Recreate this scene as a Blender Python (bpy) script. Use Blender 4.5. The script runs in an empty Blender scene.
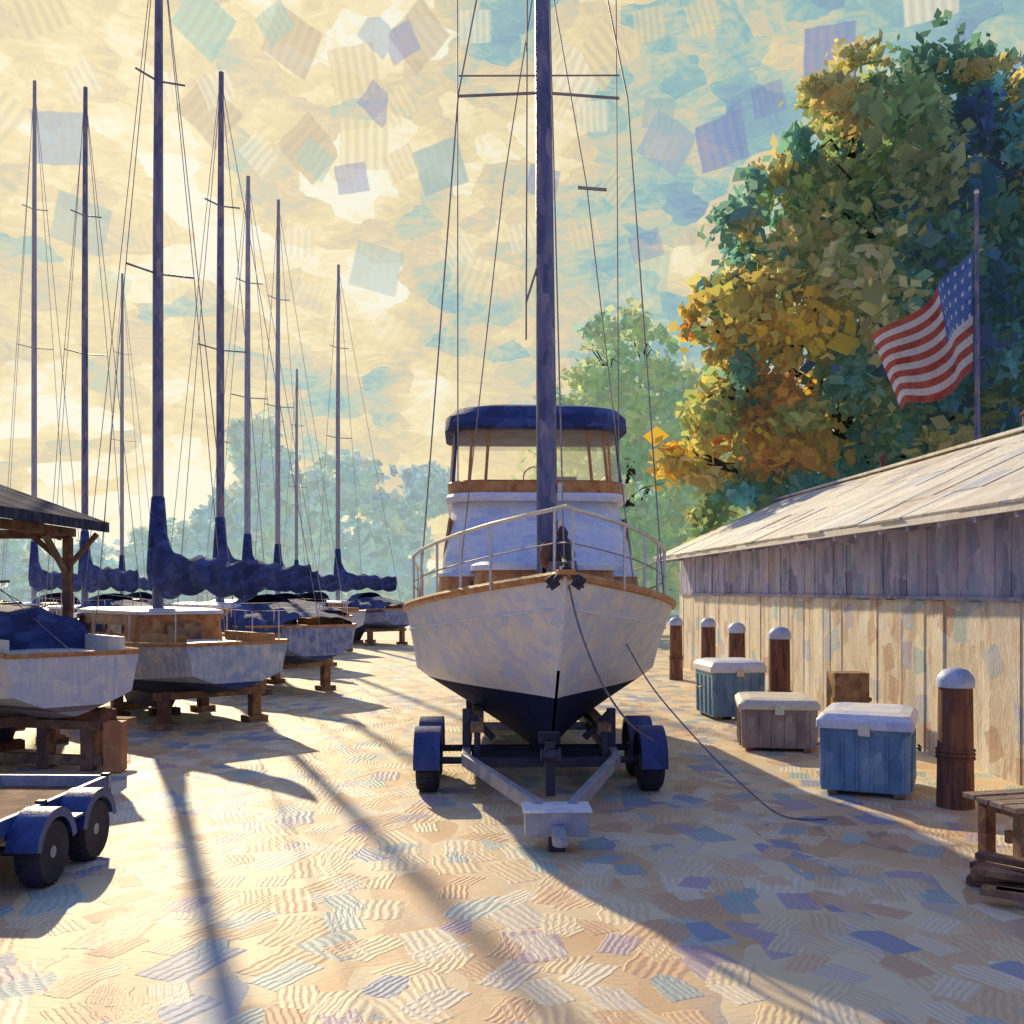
import bpy, math, random
import numpy as np
from mathutils import Vector, Matrix
random.seed(7); rng=np.random.default_rng(7)
S=bpy.context.scene
S.view_settings.view_transform='Standard'; S.view_settings.look='None'; S.view_settings.exposure=0
SUN_AZ=-21.0; SUN_EL=27.0
# ------------------------------------------------------------------ node helpers
def ramp(nt,stops,interp='LINEAR'):
    r=nt.nodes.new('ShaderNodeValToRGB'); e=r.color_ramp; e.interpolation=interp
    while len(e.elements)<len(stops): e.elements.new(0.5)
    for i,(p,c) in enumerate(stops):
        e.elements[i].position=p; e.elements[i].color=(c[0],c[1],c[2],1)
    return r
def even(cols,lo=.3,hi=.7):
    n=len(cols)
    return [(lo+(hi-lo)*i/max(1,n-1),c) for i,c in enumerate(cols)]
def math_(nt,op,a,b=None,c=None,clamp=False):
    m=nt.nodes.new('ShaderNodeMath'); m.operation=op; m.use_clamp=clamp
    for i,x in enumerate((a,b,c)):
        if x is None: continue
        if isinstance(x,(int,float)): m.inputs[i].default_value=x
        else: nt.links.new(x,m.inputs[i])
    return m.outputs[0]
def mixc(nt,f,a,b,blend='MIX'):
    m=nt.nodes.new('ShaderNodeMix'); m.data_type='RGBA'; m.blend_type=blend
    for i,x in ((0,f),(6,a),(7,b)):
        if isinstance(x,(int,float)): m.inputs[i].default_value=x
        elif isinstance(x,tuple): m.inputs[i].default_value=(*x,1)
        else: nt.links.new(x,m.inputs[i])
    return m.outputs[2]
def mapping(nt,vec,scale=(1,1,1),rot=(0,0,0),loc=(0,0,0)):
    m=nt.nodes.new('ShaderNodeMapping'); m.inputs['Scale'].default_value=scale
    m.inputs['Rotation'].default_value=rot; m.inputs['Location'].default_value=loc
    nt.links.new(vec,m.inputs['Vector']); return m.outputs[0]
def noise(nt,vec,scale,detail=3,dist=0.0,rough=.55):
    n=nt.nodes.new('ShaderNodeTexNoise'); n.inputs['Scale'].default_value=scale
    n.inputs['Detail'].default_value=detail; n.inputs['Distortion'].default_value=dist
    n.inputs['Roughness'].default_value=rough
    nt.links.new(vec,n.inputs['Vector']); return n
def warp(nt,vec,scale,amt):
    nn=noise(nt,vec,scale,2); s=nt.nodes.new('ShaderNodeVectorMath'); s.operation='SCALE'
    nt.links.new(nn.outputs['Color'],s.inputs[0]); s.inputs['Scale'].default_value=amt
    a=nt.nodes.new('ShaderNodeVectorMath'); a.operation='ADD'; nt.links.new(vec,a.inputs[0]); nt.links.new(s.outputs[0],a.inputs[1])
    return a.outputs[0]
def facet(nt,vec,scale,amt=.6,dims='3D'):
    """snap coordinates towards voronoi cell centres so colour falls in brush-stroke facets"""
    vo=nt.nodes.new('ShaderNodeTexVoronoi'); vo.voronoi_dimensions=dims; vo.inputs['Scale'].default_value=scale
    nt.links.new(vec,vo.inputs['Vector'])
    m=nt.nodes.new('ShaderNodeMix'); m.data_type='VECTOR'; m.inputs[0].default_value=amt
    nt.links.new(vec,m.inputs[4]); nt.links.new(vo.outputs['Position'],m.inputs[5])
    return m.outputs[1],vo
def daubs(nt,vec,scale,w,h,ribs,loc=(0,0,0),thr=0.0,spread=6.28,soft=18.0,wp=.5):
    """palette-knife patches: rotated rectangles, one per voronoi cell"""
    v=warp(nt,mapping(nt,vec,loc=loc),scale*2.6,w*wp)
    vo=nt.nodes.new('ShaderNodeTexVoronoi'); vo.voronoi_dimensions='2D'; vo.inputs['Scale'].default_value=scale; vo.inputs['Randomness'].default_value=.85
    nt.links.new(v,vo.inputs['Vector'])
    sub=nt.nodes.new('ShaderNodeVectorMath'); sub.operation='SUBTRACT'
    nt.links.new(v,sub.inputs[0]); nt.links.new(vo.outputs['Position'],sub.inputs[1])
    sc=nt.nodes.new('ShaderNodeSeparateColor'); nt.links.new(vo.outputs['Color'],sc.inputs[0])
    ro=nt.nodes.new('ShaderNodeVectorRotate'); ro.rotation_type='Z_AXIS'
    nt.links.new(sub.outputs[0],ro.inputs['Vector']); nt.links.new(math_(nt,'MULTIPLY_ADD',sc.outputs[0],spread,-spread*.5),ro.inputs['Angle'])
    xy=nt.nodes.new('ShaderNodeSeparateXYZ'); nt.links.new(ro.outputs[0],xy.inputs[0])
    def edge(x,s):
        a=math_(nt,'ABSOLUTE',x); d=math_(nt,'SUBTRACT',s,a)
        return math_(nt,'MULTIPLY',d,soft/s,clamp=True)
    m=math_(nt,'MULTIPLY',edge(xy.outputs[0],w),edge(xy.outputs[1],h))
    m=math_(nt,'MULTIPLY',m,math_(nt,'GREATER_THAN',sc.outputs[1],thr))
    rib=math_(nt,'MULTIPLY_ADD',math_(nt,'SINE',math_(nt,'MULTIPLY',xy.outputs[0],ribs)),.5,.5)
    return m,sc.outputs[2],rib
def newmat(name):
    m=bpy.data.materials.new(name); m.use_nodes=True; nt=m.node_tree
    return m,nt,nt.nodes['Principled BSDF']
def M(name,cols,ns=3.0,stretch=(1,1,1),rough=.7,rnd=0.0,bump=.35,metal=0.0,lo=.3,hi=.7,bd=.02,spec=.4,fc=.75,patch=None):
    m,nt,p=newmat(name)
    tc=nt.nodes.new('ShaderNodeTexCoord'); v=mapping(nt,tc.outputs['Object'],stretch)
    vf=v
    if fc>0: vf,_=facet(nt,v,ns*1.6,fc)
    n=noise(nt,vf,ns,3,.6); r=ramp(nt,even(cols,lo,hi)); nt.links.new(n.outputs['Fac'],r.inputs[0]); c=r.outputs[0]
    n2=noise(nt,v,ns*6,3,1.2)
    f=math_(nt,'MULTIPLY_ADD',n2.outputs['Fac'],.6,.70)
    hs=nt.nodes.new('ShaderNodeHueSaturation')
    if patch:
        sx_=nt.nodes.new('ShaderNodeSeparateXYZ'); nt.links.new(tc.outputs['Object'],sx_.inputs[0])
        cx_=nt.nodes.new('ShaderNodeCombineXYZ'); nt.links.new(sx_.outputs[patch['ax'][0]],cx_.inputs[0]); nt.links.new(sx_.outputs[patch['ax'][1]],cx_.inputs[1])
        m_,rn,rib=daubs(nt,cx_.outputs[0],patch['sc'],patch['w'],patch['h'],patch['rib'],(0,0,0),patch['thr'],patch.get('spread',1.0))
        rr=ramp(nt,patch['pal'],'CONSTANT'); nt.links.new(rn,rr.inputs[0])
        cc=mixc(nt,math_(nt,'MULTIPLY',rib,.32),rr.outputs[0],(.3,.27,.27))
        c=mixc(nt,math_(nt,'MULTIPLY',m_,patch['amt']),c,cc)
    nt.links.new(c,hs.inputs['Color'])
    if rnd>0:
        a=nt.nodes.new('ShaderNodeAttribute'); a.attribute_name='rnd'
        f=math_(nt,'MULTIPLY',f,math_(nt,'MULTIPLY_ADD',a.outputs['Fac'],rnd,1-rnd*.5))
        nt.links.new(math_(nt,'MULTIPLY_ADD',a.outputs['Fac'],rnd*.06,.5-rnd*.03),hs.inputs['Hue'])
    nt.links.new(f,hs.inputs['Value']); nt.links.new(hs.outputs[0],p.inputs['Base Color'])
    p.inputs['Roughness'].default_value=rough; p.inputs['Metallic'].default_value=metal
    p.inputs['Specular IOR Level'].default_value=spec
    if bump>0:
        b=nt.nodes.new('ShaderNodeBump'); b.inputs['Strength'].default_value=bump; b.inputs['Distance'].default_value=bd
        nt.links.new(n2.outputs['Fac'],b.inputs['Height']); nt.links.new(b.outputs[0],p.inputs['Normal'])
    return m
def hullmat(name,top,stripe,bottom,zwl,zst,rough=.4):
    m,nt,p=newmat(name)
    tc=nt.nodes.new('ShaderNodeTexCoord'); s=nt.nodes.new('ShaderNodeSeparateXYZ'); nt.links.new(tc.outputs['Object'],s.inputs[0])
    v=warp(nt,mapping(nt,tc.outputs['Object'],(2.2,2.2,3)),3,.35); vf,_=facet(nt,v,2.8,.8); n=noise(nt,vf,2.0,3,.7)
    n2=noise(nt,mapping(nt,tc.outputs['Object'],(9,9,1.2)),2.0,3,.8)
    t=mixc(nt,math_(nt,'MULTIPLY_ADD',n.outputs['Fac'],4.5,-1.75,clamp=True),top[0],top[1])
    t=mixc(nt,math_(nt,'MULTIPLY_ADD',n2.outputs['Fac'],4.0,-1.9,clamp=True),t,top[2])
    bcol=mixc(nt,n.outputs['Fac'],bottom[0],bottom[1])
    a=math_(nt,'GREATER_THAN',s.outputs[2],zwl); b=math_(nt,'GREATER_THAN',s.outputs[2],zst)
    c=mixc(nt,a,bcol,stripe); c=mixc(nt,b,c,t)
    nt.links.new(c,p.inputs['Base Color']); nt.links.new(math_(nt,'MULTIPLY_ADD',a,rough-.8,.8),p.inputs['Roughness'])
    nt.links.new(math_(nt,'MULTIPLY_ADD',a,.3,.12),p.inputs['Specular IOR Level'])
    bp=nt.nodes.new('ShaderNodeBump'); bp.inputs['Strength'].default_value=.45; bp.inputs['Distance'].default_value=.014
    nt.links.new(n2.outputs['Fac'],bp.inputs['Height']); nt.links.new(bp.outputs[0],p.inputs['Normal'])
    return m
# ------------------------------------------------------------------ materials
wood_grey=M('weathered_wood',[(.16,.12,.10),(.30,.22,.16),(.42,.32,.22)],2.5,(5,5,.6),.8,rnd=.5)
wallpal=[(0,(.84,.74,.54)),(.25,(.50,.56,.66)),(.40,(.88,.80,.64)),(.58,(.42,.60,.60)),(.70,(.60,.40,.27)),(.82,(.50,.46,.62)),(.92,(.88,.84,.72))]
board_cream=M('cream_boards',[(.50,.38,.30),(.72,.60,.43),(.84,.75,.58),(.60,.60,.66)],1.6,(3,3,.9),.75,rnd=.28,bump=.5,patch=dict(ax=(1,2),sc=2.0,w=.18,h=.20,rib=110,thr=.22,pal=wallpal,amt=.75))
lavpal=[(0,(.22,.24,.42)),(.3,(.52,.50,.64)),(.5,(.28,.38,.54)),(.7,(.58,.48,.46)),(.85,(.16,.16,.32))]
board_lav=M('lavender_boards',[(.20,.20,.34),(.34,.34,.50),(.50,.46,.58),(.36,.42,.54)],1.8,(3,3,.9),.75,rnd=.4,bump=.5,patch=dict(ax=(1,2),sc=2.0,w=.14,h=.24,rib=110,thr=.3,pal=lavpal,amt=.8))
roofpal=[(0,(.86,.80,.64)),(.3,(.58,.64,.64)),(.5,(.90,.84,.68)),(.7,(.52,.55,.66)),(.85,(.74,.62,.46))]
roof_mat=M('tin_roof',[(.50,.46,.40),(.70,.64,.50),(.84,.78,.62),(.56,.62,.64)],1.2,(.8,2,1),.6,rnd=.2,bump=.4,bd=.02,patch=dict(ax=(0,1),sc=1.3,w=.32,h=.34,rib=60,thr=.2,pal=roofpal,amt=.75))
roof_old=M('shingle_roof',[(.03,.035,.06),(.07,.07,.11),(.14,.12,.14)],2.5,(1,3,1),.95,rnd=.5,bump=.3,spec=.03)
teak=M('teak',[(.34,.13,.04),(.54,.23,.07),(.62,.33,.12)],3,(3,3,3),.4,bump=.2)
timber=M('timber',[(.12,.07,.06),(.26,.145,.085),(.42,.24,.12)],3,(2,2,2),.8,rnd=.6,bump=.5,spec=.2)
piling=M('piling_wood',[(.07,.035,.03),(.18,.08,.05),(.32,.14,.07)],2.5,(6,6,.8),.8,bump=.6,rnd=.2)
white=M('white_paint',[(.52,.62,.76),(.78,.79,.82),(.88,.83,.72)],3,(1,1,2),.4,bump=.25)
cream=M('cream_paint',[(.62,.56,.48),(.76,.70,.56),(.84,.80,.66)],3,(1,1,2),.45,bump=.3)
fascia=M('fascia_paint',[(.66,.60,.50),(.84,.79,.68)],3,(1,1,1),.5,bump=.3)
steel=M('stainless',[(.60,.57,.50),(.78,.74,.66)],4,(1,1,1),.3,metal=.5,bump=.05)
galv=M('galvanised',[(.22,.25,.33),(.46,.45,.46)],5,(1,1,1),.5,metal=.3,bump=.3)
mastm=M('mast_blue',[(.05,.06,.13),(.11,.12,.22),(.28,.24,.30)],3,(3,3,.9),.4,bump=.3)
mastg=M('mast_grey',[(.09,.09,.16),(.18,.17,.25),(.38,.29,.27)],3,(3,3,.9),.45,bump=.3)
masth=M('mast_haze_tint',[(.26,.27,.33),(.38,.37,.40),(.50,.43,.40)],3,(3,3,.9),.6,bump=.2)  # paler mast for far boats, distance haze painted into its colour
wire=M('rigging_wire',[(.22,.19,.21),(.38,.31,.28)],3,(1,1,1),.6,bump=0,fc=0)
wireh=M('rigging_wire_haze_tint',[(.42,.40,.40),(.55,.48,.42)],3,(1,1,1),.7,bump=0,fc=0)  # paler wire for far boats, haze painted into the colour
navy=M('navy_canvas',[(.012,.022,.075),(.028,.05,.17),(.075,.12,.30)],3,(1,1,2),.75,bump=.6,bd=.03)
navyp=M('navy_paint',[(.015,.03,.12),(.04,.08,.26)],4,(1,1,1),.4,bump=.2)
rubber=M('tyre_rubber',[(.014,.014,.022),(.035,.035,.05)],5,(1,1,1),.8,bump=.3)
darkm=M('dark_metal',[(.02,.022,.04),(.055,.05,.07)],5,(1,1,1),.5,bump=.2)
dglass=M('dark_glass',[(.03,.05,.09),(.08,.11,.16)],2,(1,1,1),.1,bump=0,spec=.8)
boxpal=[(0,(.14,.30,.46)),(.3,(.34,.50,.58)),(.55,(.08,.18,.34)),(.8,(.52,.60,.60))]
boxblue=M('blue_plastic',[(.10,.20,.32),(.17,.32,.46),(.36,.48,.54)],2.5,(2,2,1),.5,bump=.3)
boxtan=M('tan_plastic',[(.22,.17,.18),(.36,.28,.26),(.48,.40,.36)],2.5,(2,2,1),.6,bump=.4)
ropem=M('rope',[(.12,.11,.16),(.28,.25,.26)],12,(1,1,1),.8,bump=.4)
barkm=M('bark',[(.045,.035,.03),(.11,.085,.07)],3,(3,3,.6),.9,bump=.9,bd=.05)
orangew=M('orange_timber',[(.42,.17,.06),(.58,.27,.10)],3)
red=M('flag_red',[(.42,.07,.05),(.66,.18,.12)],3,(1,1,1),.8,bump=.1)
fwhite=M('flag_white',[(.72,.66,.62),(.88,.82,.76)],3,(1,1,1),.8,bump=.1)
fblue=M('flag_blue',[(.07,.14,.40),(.18,.30,.60)],3,(1,1,1),.8,bump=.1)
for mm in (red,fwhite,fblue):
    nt=mm.node_tree; p=nt.nodes['Principled BSDF']; t=nt.nodes.new('ShaderNodeBsdfTranslucent'); mx=nt.nodes.new('ShaderNodeMixShader')
    mx.inputs[0].default_value=.5; nt.links.new(p.inputs['Base Color'].links[0].from_socket,t.inputs[0])
    nt.links.new(p.outputs[0],mx.inputs[1]); nt.links.new(t.outputs[0],mx.inputs[2]); nt.links.new(mx.outputs[0],nt.nodes['Material Output'].inputs[0])
vinyl,nt,p=newmat('clear_vinyl')
t=nt.nodes.new('ShaderNodeBsdfTransparent'); t.inputs[0].default_value=(1,.99,.95,1)
tl=nt.nodes.new('ShaderNodeBsdfTranslucent'); tl.inputs[0].default_value=(.95,.92,.82,1)
mx=nt.nodes.new('ShaderNodeMixShader'); mx.inputs[0].default_value=.20
nt.links.new(t.outputs[0],mx.inputs[1]); nt.links.new(tl.outputs[0],mx.inputs[2])
nt.links.new(mx.outputs[0],nt.nodes['Material Output'].inputs[0])
def leafmat(name,tr=.45,haze_glow=None):
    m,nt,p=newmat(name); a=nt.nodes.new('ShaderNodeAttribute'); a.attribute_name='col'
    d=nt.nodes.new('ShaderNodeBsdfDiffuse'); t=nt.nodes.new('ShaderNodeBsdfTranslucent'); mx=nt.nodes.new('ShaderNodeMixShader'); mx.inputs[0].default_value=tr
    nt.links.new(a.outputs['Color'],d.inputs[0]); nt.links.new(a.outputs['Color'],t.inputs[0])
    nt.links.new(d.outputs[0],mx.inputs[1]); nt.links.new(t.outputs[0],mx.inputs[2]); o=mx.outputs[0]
    if haze_glow:  # leaves glow by added emission that stands in for haze
        e=nt.nodes.new('ShaderNodeEmission'); e.inputs[0].default_value=(*haze_glow,1); ad=nt.nodes.new('ShaderNodeAddShader')
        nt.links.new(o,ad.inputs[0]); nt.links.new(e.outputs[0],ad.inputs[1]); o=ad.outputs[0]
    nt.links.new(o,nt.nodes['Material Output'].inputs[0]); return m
leafm=leafmat('leaves_haze_glow',.5,(.008,.015,.016)); leafmid=leafmat('leaves_haze_glow_mid',.5,(.09,.125,.09)); leaffar=leafmat('leaves_haze_glow_far',.45,(.21,.26,.235))  # painted haze: leaf glow gets stronger with tree distance
# ------------------------------------------------------------------ mesh builder
class B:
    def __init__(s): s.v=[];s.f=[];s.mi=[];s.sm=[];s.r=[];s.mats=[]
    def mat(s,m):
        if m not in s.mats: s.mats.append(m)
        return s.mats.index(m)
    def add(s,vs,fs,m,smooth=False,r=None):
        o=len(s.v); k=s.mat(m); s.v+= [tuple(x) for x in vs]
        rr=random.random() if r is None else r
        for f in fs: s.f.append([o+i for i in f]); s.mi.append(k); s.sm.append(smooth); s.r.append(rr)
    def box(s,c,size,m,rz=0,rx=0,ry=0,top=(1,1),r=None):
        R=Matrix.Rotation(rz,3,'Z')@Matrix.Rotation(ry,3,'Y')@Matrix.Rotation(rx,3,'X'); vs=[]
        for z in(-.5,.5):
            tx,ty=(top if z>0 else (1,1))
            for x,y in((-.5,-.5),(.5,-.5),(.5,.5),(-.5,.5)):
                vs.append(Vector(c)+R@Vector((x*size[0]*tx,y*size[1]*ty,z*size[2])))
        s.add(vs,[(3,2,1,0),(4,5,6,7),(0,1,5,4),(1,2,6,5),(2,3,7,6),(3,0,4,7)],m,False,r)
    def beam(s,a,b,w,h,m):
        a=Vector(a);b=Vector(b);d=b-a;L=d.length; rz=math.atan2(d.y,d.x); ry=-math.atan2(d.z,math.hypot(d.x,d.y))
        s.box((a+b)/2,(L,w,h),m,rz=rz,ry=ry)
    def tube(s,pts,rad,m,n=8,smooth=True):
        pts=[Vector(p) for p in pts]; N=len(pts)
        if isinstance(rad,(int,float)): rad=[rad]*N
        vs=[];fs=[]; up=Vector((.13,.31,.94))
        for i,p in enumerate(pts):
            t=(pts[min(i+1,N-1)]-pts[max(i-1,0)]).normalized()
            a=t.cross(up if abs(t.dot(up))<.95 else Vector((1,0,0))).normalized(); b=t.cross(a)
            for k in range(n):
                q=2*math.pi*k/n; vs.append(p+(a*math.cos(q)+b*math.sin(q))*rad[i])
        for i in range(N-1):
            for k in range(n):
                k2=(k+1)%n; fs.append((i*n+k,i*n+k2,(i+1)*n+k2,(i+1)*n+k))
        fs.append(tuple(range(n))[::-1]); fs.append(tuple((N-1)*n+k for k in range(n)))
        s.add(vs,fs,m,smooth)
    def lathe(s,c,prof,m,n=20,axis='Z',smooth=True,rz=0):
        vs=[];fs=[]; c=Vector(c); R=Matrix.Rotation(rz,3,'Z')
        for (r,h) in prof:
            for k in range(n):
                q=2*math.pi*k/n
                p=Vector((r*math.cos(q),r*math.sin(q),h))
                if axis=='X': p=Vector((h,r*math.cos(q),r*math.sin(q)))
                vs.append(c+R@p)
        for i in range(len(prof)-1):
            for k in range(n):
                k2=(k+1)%n; fs.append((i*n+k,i*n+k2,(i+1)*n+k2,(i+1)*n+k))
        fs.append(tuple(range(n))[::-1]); fs.append(tuple((len(prof)-1)*n+k for k in range(n)))
        s.add(vs,fs,m,smooth)
    def grid(s,P,m,smooth=True,flip=False):
        R=len(P);C=len(P[0]); vs=[p for row in P for p in row]; fs=[]
        for i in range(R-1):
            for j in range(C-1):
                q=(i*C+j,i*C+j+1,(i+1)*C+j+1,(i+1)*C+j); fs.append(q[::-1] if flip else q)
        s.add(vs,fs,m,smooth)
    def rings(s,levels,m,cap=True,smooth=True,n=10):
        out=[]
        for (z,w,y0,y1,r) in levels:
            ring=[]
            for k in range(n+1):
                q=math.pi/2*k/n; ring.append((-w+r-r*math.cos(q),y0+r*1.1-r*1.1*math.sin(q),z))
            for k in range(n+1):
                q=math.pi/2*k/n; ring.append((w-r+r*math.sin(q),y0+r*1.1-r*1.1*math.cos(q),z))
            r2=min(.12,r)
            for k in range(4):
                q=math.pi/2*k/3; ring.append((w-r2+r2*math.cos(q),y1-r2+r2*math.sin(q),z))
            for k in range(4):
                q=math.pi/2*k/3; ring.append((-w+r2-r2*math.sin(q),y1-r2+r2*math.cos(q),z))
            out.append(ring)
        N=len(out[0]); vs=[p for rr in out for p in rr]; fs=[]
        for i in range(len(out)-1):
            for k in range(N):
                k2=(k+1)%N; fs.append((i*N+k,i*N+k2,(i+1)*N+k2,(i+1)*N+k))
        if cap: fs.append(tuple(range(N))[::-1]); fs.append(tuple((len(out)-1)*N+k for k in range(N)))
        s.add(vs,fs,m,smooth); return out
    def obj(s,name,parent=None,loc=(0,0,0),rz=0,bevel=0):
        me=bpy.data.meshes.new(name); me.from_pydata(s.v,[],s.f)
        for m in s.mats: me.materials.append(m)
        me.polygons.foreach_set('material_index',s.mi); me.polygons.foreach_set('use_smooth',s.sm)
        a=me.attributes.new('rnd','FLOAT','FACE'); a.data.foreach_set('value',s.r); me.update()
        o=bpy.data.objects.new(name,me); S.collection.objects.link(o); o.location=loc; o.rotation_euler=(0,0,rz)
        if parent: o.parent=parent
        if any(s.sm):
            try: me.set_sharp_from_angle(angle=math.radians(42))
            except Exception: pass
        if bevel:
            b=o.modifiers.new('bevel','BEVEL'); b.width=bevel; b.segments=2; b.limit_method='ANGLE'; b.angle_limit=math.radians(50)
        return o
def empty(name,loc=(0,0,0),rz=0):
    e=bpy.data.objects.new(name,None); S.collection.objects.link(e); e.location=loc; e.rotation_euler=(0,0,rz); return e
# ------------------------------------------------------------------ ground
gm,nt,p=newmat('sandy_yard')
tc=nt.nodes.new('ShaderNodeTexCoord'); V=tc.outputs['Object']
Vf,_=facet(nt,warp(nt,mapping(nt,V,(1,.55,1)),2.5,.25),2.4,.75,'2D')
n1=noise(nt,Vf,.7,4,.8)
r1=ramp(nt,even([(.42,.28,.19),(.64,.42,.22),(.74,.56,.32),(.78,.66,.42)],.32,.6)); nt.links.new(n1.outputs['Fac'],r1.inputs[0])
n3=noise(nt,Vf,1.1,2,.6)
c=mixc(nt,math_(nt,'MULTIPLY_ADD',n3.outputs['Fac'],8,-4.7,clamp=True),r1.outputs[0],(.30,.36,.42))
pal=[(0,(.82,.68,.42)),(.18,(.66,.42,.24)),(.34,(.76,.58,.33)),(.46,(.30,.46,.48)),(.54,(.86,.77,.56)),(.68,(.44,.36,.46)),(.74,(.20,.30,.48)),(.80,(.80,.55,.31)),(.90,(.68,.62,.52)),(.96,(.42,.58,.54))]
hgt=None
for (sc,w,h,rb,loc,th,sp) in ((1.8,.18,.29,100,(0,0,0),.15,1.3),(2.9,.11,.18,150,(3.3,7.1,0),.35,1.6),(2.3,.12,.21,130,(7.7,1.9,0),.6,1.2)):
    m_,rn,rib=daubs(nt,V,sc,w,h,rb,loc,th,sp)
    rr=ramp(nt,pal,'CONSTANT'); nt.links.new(rn,rr.inputs[0])
    cc=mixc(nt,math_(nt,'MULTIPLY',rib,.32),rr.outputs[0],(.32,.22,.18))
    c=mixc(nt,math_(nt,'MULTIPLY',m_,.80),c,cc)
    hh=math_(nt,'MULTIPLY',m_,math_(nt,'MULTIPLY_ADD',rib,.6,.4)); hgt=hh if hgt is None else math_(nt,'MAXIMUM',hgt,hh)
nt.links.new(c,p.inputs['Base Color'])
nf=noise(nt,mapping(nt,V,(1,2,1)),12,3,1)
hh=math_(nt,'ADD',math_(nt,'MULTIPLY',hgt,.7),math_(nt,'MULTIPLY',nf.outputs['Fac'],.6))
bp=nt.nodes.new('ShaderNodeBump'); bp.inputs['Strength'].default_value=.45; bp.inputs['Distance'].default_value=.02
nt.links.new(hh,bp.inputs['Height']); nt.links.new(bp.outputs[0],p.inputs['Normal'])
p.inputs['Roughness'].default_value=.6; p.inputs['Specular IOR Level'].default_value=.32
b=B(); 
xs=[-300,-60,-20,-8,0,8,20,60,300]; ys=[-100,-10,0,6,12,20,40,80,400]
b.grid([[(x,y,0) for x in xs] for y in ys],gm); b.obj('ground')
# ------------------------------------------------------------------ hull loft
def hull(b,L,beam,zs,zk,tw,rake,m,deckm,railm,stern=.85,smax=.4,fwb=.45,fwm=.9,zkend=None,railr=.035,camber=.06,pb=.85):
    NS=28; NV=14; hb=beam/2
    def sheer(s): return zs[0]*(1-s)**2+zs[1]*2*s*(1-s)+zs[2]*s*s
    def bs(s):
        if s<smax: return (1-(1-s/smax)**2.1)
        return 1-(1-stern)*((s-smax)/(1-smax))**1.6
    secs=[]
    for i in range(NS+1):
        s=(i/NS)**1.35; row=[]
        fw=fwb+(fwm-fwb)*min(1,s/smax)**.8; k=zk if zkend is None else zk+(zkend-zk)*max(0,(s-.5)/.5)**1.5
        for j in range(NV+1):
            t=j/NV; z=k+(sheer(s)-k)*t
            f=fw*(t/tw)**pb if t<tw else fw+(1-fw)*((t-tw)/(1-tw))**1.15
            y=s*L+rake*(1-t)**1.25*(1-s)**1.5
            row.append((max(.015,hb*bs(s)*f) if j>0 else .015,y,z))
        secs.append(row)
    b.grid([[(x,y,z) for x,y,z in r] for r in secs],m)
    b.grid([[(-x,y,z) for x,y,z in r] for r in secs],m,flip=True)
    b.grid([[(x,y,z) for x,y,z in secs[-1]],[(-x,y,z) for x,y,z in secs[-1]]],m,smooth=False)
    D=[]
    for r in secs:
        x,y,z=r[-1]; D.append([(x*q,y,z-.03+camber*(1-q*q)*min(1,x/hb)) for q in (-1,-.5,0,.5,1)])
    b.grid(D,deckm,flip=False)
    for sg in(-1,1): b.tube([(sg*r[-1][0],r[-1][1],r[-1][2]+.01) for r in secs],railr,railm,8)
    x,y,z=secs[-1][-1]; b.tube([(-x,y,z),(x,y,z)],railr,railm,8)
    return secs,sheer,bs
# ------------------------------------------------------------------ main boat
boat=empty('motor_sailer_boat',(.49,9.25,0),.05)
b=B(); hm=hullmat('hull_paint',((.60,.65,.76),(.86,.80,.66),(.70,.70,.74)),(.74,.74,.76),((.006,.009,.035),(.016,.026,.09)),1.10,1.13)
secs,sheer,bsf=hull(b,8.2,3.3,(2.33,1.72,1.85),.20,.56,1.75,hm,cream,teak,stern=.85,smax=.42,fwb=.5,fwm=.93,railr=.045,pb=.95)
b.tube([(0,secs[0][j][1]-.012,secs[0][j][2]) for j in range(8,15)],.022,white,6)
for sg in(-1,1):
    b.tube([(sg*(r[12][0]+.008),r[12][1],r[12][2]) for r in secs[1:]],.012,white,6)
b.obj('hull',boat)
b=B()
b.rings([(1.93,.86,1.75,3.3,.5),(2.42,.80,1.85,3.3,.48)],teak); b.rings([(2.42,.85,1.80,3.3,.5),(2.48,.85,1.80,3.3,.5),(2.52,.78,1.88,3.3,.45)],white)
for sg in(-1,1):
    b.tube([(sg*.86,2.55,2.2),(sg*.80,2.55,2.2)],.11,dglass,16)
    b.tube([(sg*.30,1.80,2.2),(sg*.30,1.74,2.2)],.09,steel,16)
b.rings([(1.85,1.22,2.70,6.6,.42),(2.55,1.19,2.80,6.6,.42),(3.28,1.07,3.2,6.6,.42),(3.33,1.05,3.25,6.6,.42)],white)
b.rings([(1.80,1.255,2.66,6.62,.42),(2.36,1.235,2.74,6.62,.42)],teak,cap=False); b.rings([(2.36,1.25,2.72,6.62,.42),(2.40,1.25,2.73,6.62,.42)],white)
b.obj('cabin',boat)
b=B()
b.rings([(3.30,1.14,3.07,6.4,.45),(3.36,1.16,3.05,6.4,.45),(3.40,1.14,3.07,6.4,.45)],white)
b.rings([(3.405,1.12,3.10,4.75,.45),(3.54,1.14,3.08,4.75,.45)],teak)
for sg in(-1,1):
    b.tube([(sg*1.1,4.75,3.8),(sg*1.1,6.3,3.8),(sg*.2,6.35,3.8)],.016,steel,6)
    for yy in(5.3,5.8,6.3): b.tube([(sg*1.1,yy,3.4),(sg*1.1,yy,3.8)],.014,steel,6)
b.obj('flybridge_coaming',boat)
b=B()
for sg in(-1,1):
    for k in range(3):
        y=3.7+k*.95; x=sg*1.14
        b.box((x,y,2.85),(.03,.8,.42),dglass,ry=-sg*.14)
        b.box((x-sg*.004,y,2.85),(.03,.88,.5),teak,ry=-sg*.14)
b.obj('cabin_windows',boat)
b=B()
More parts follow.
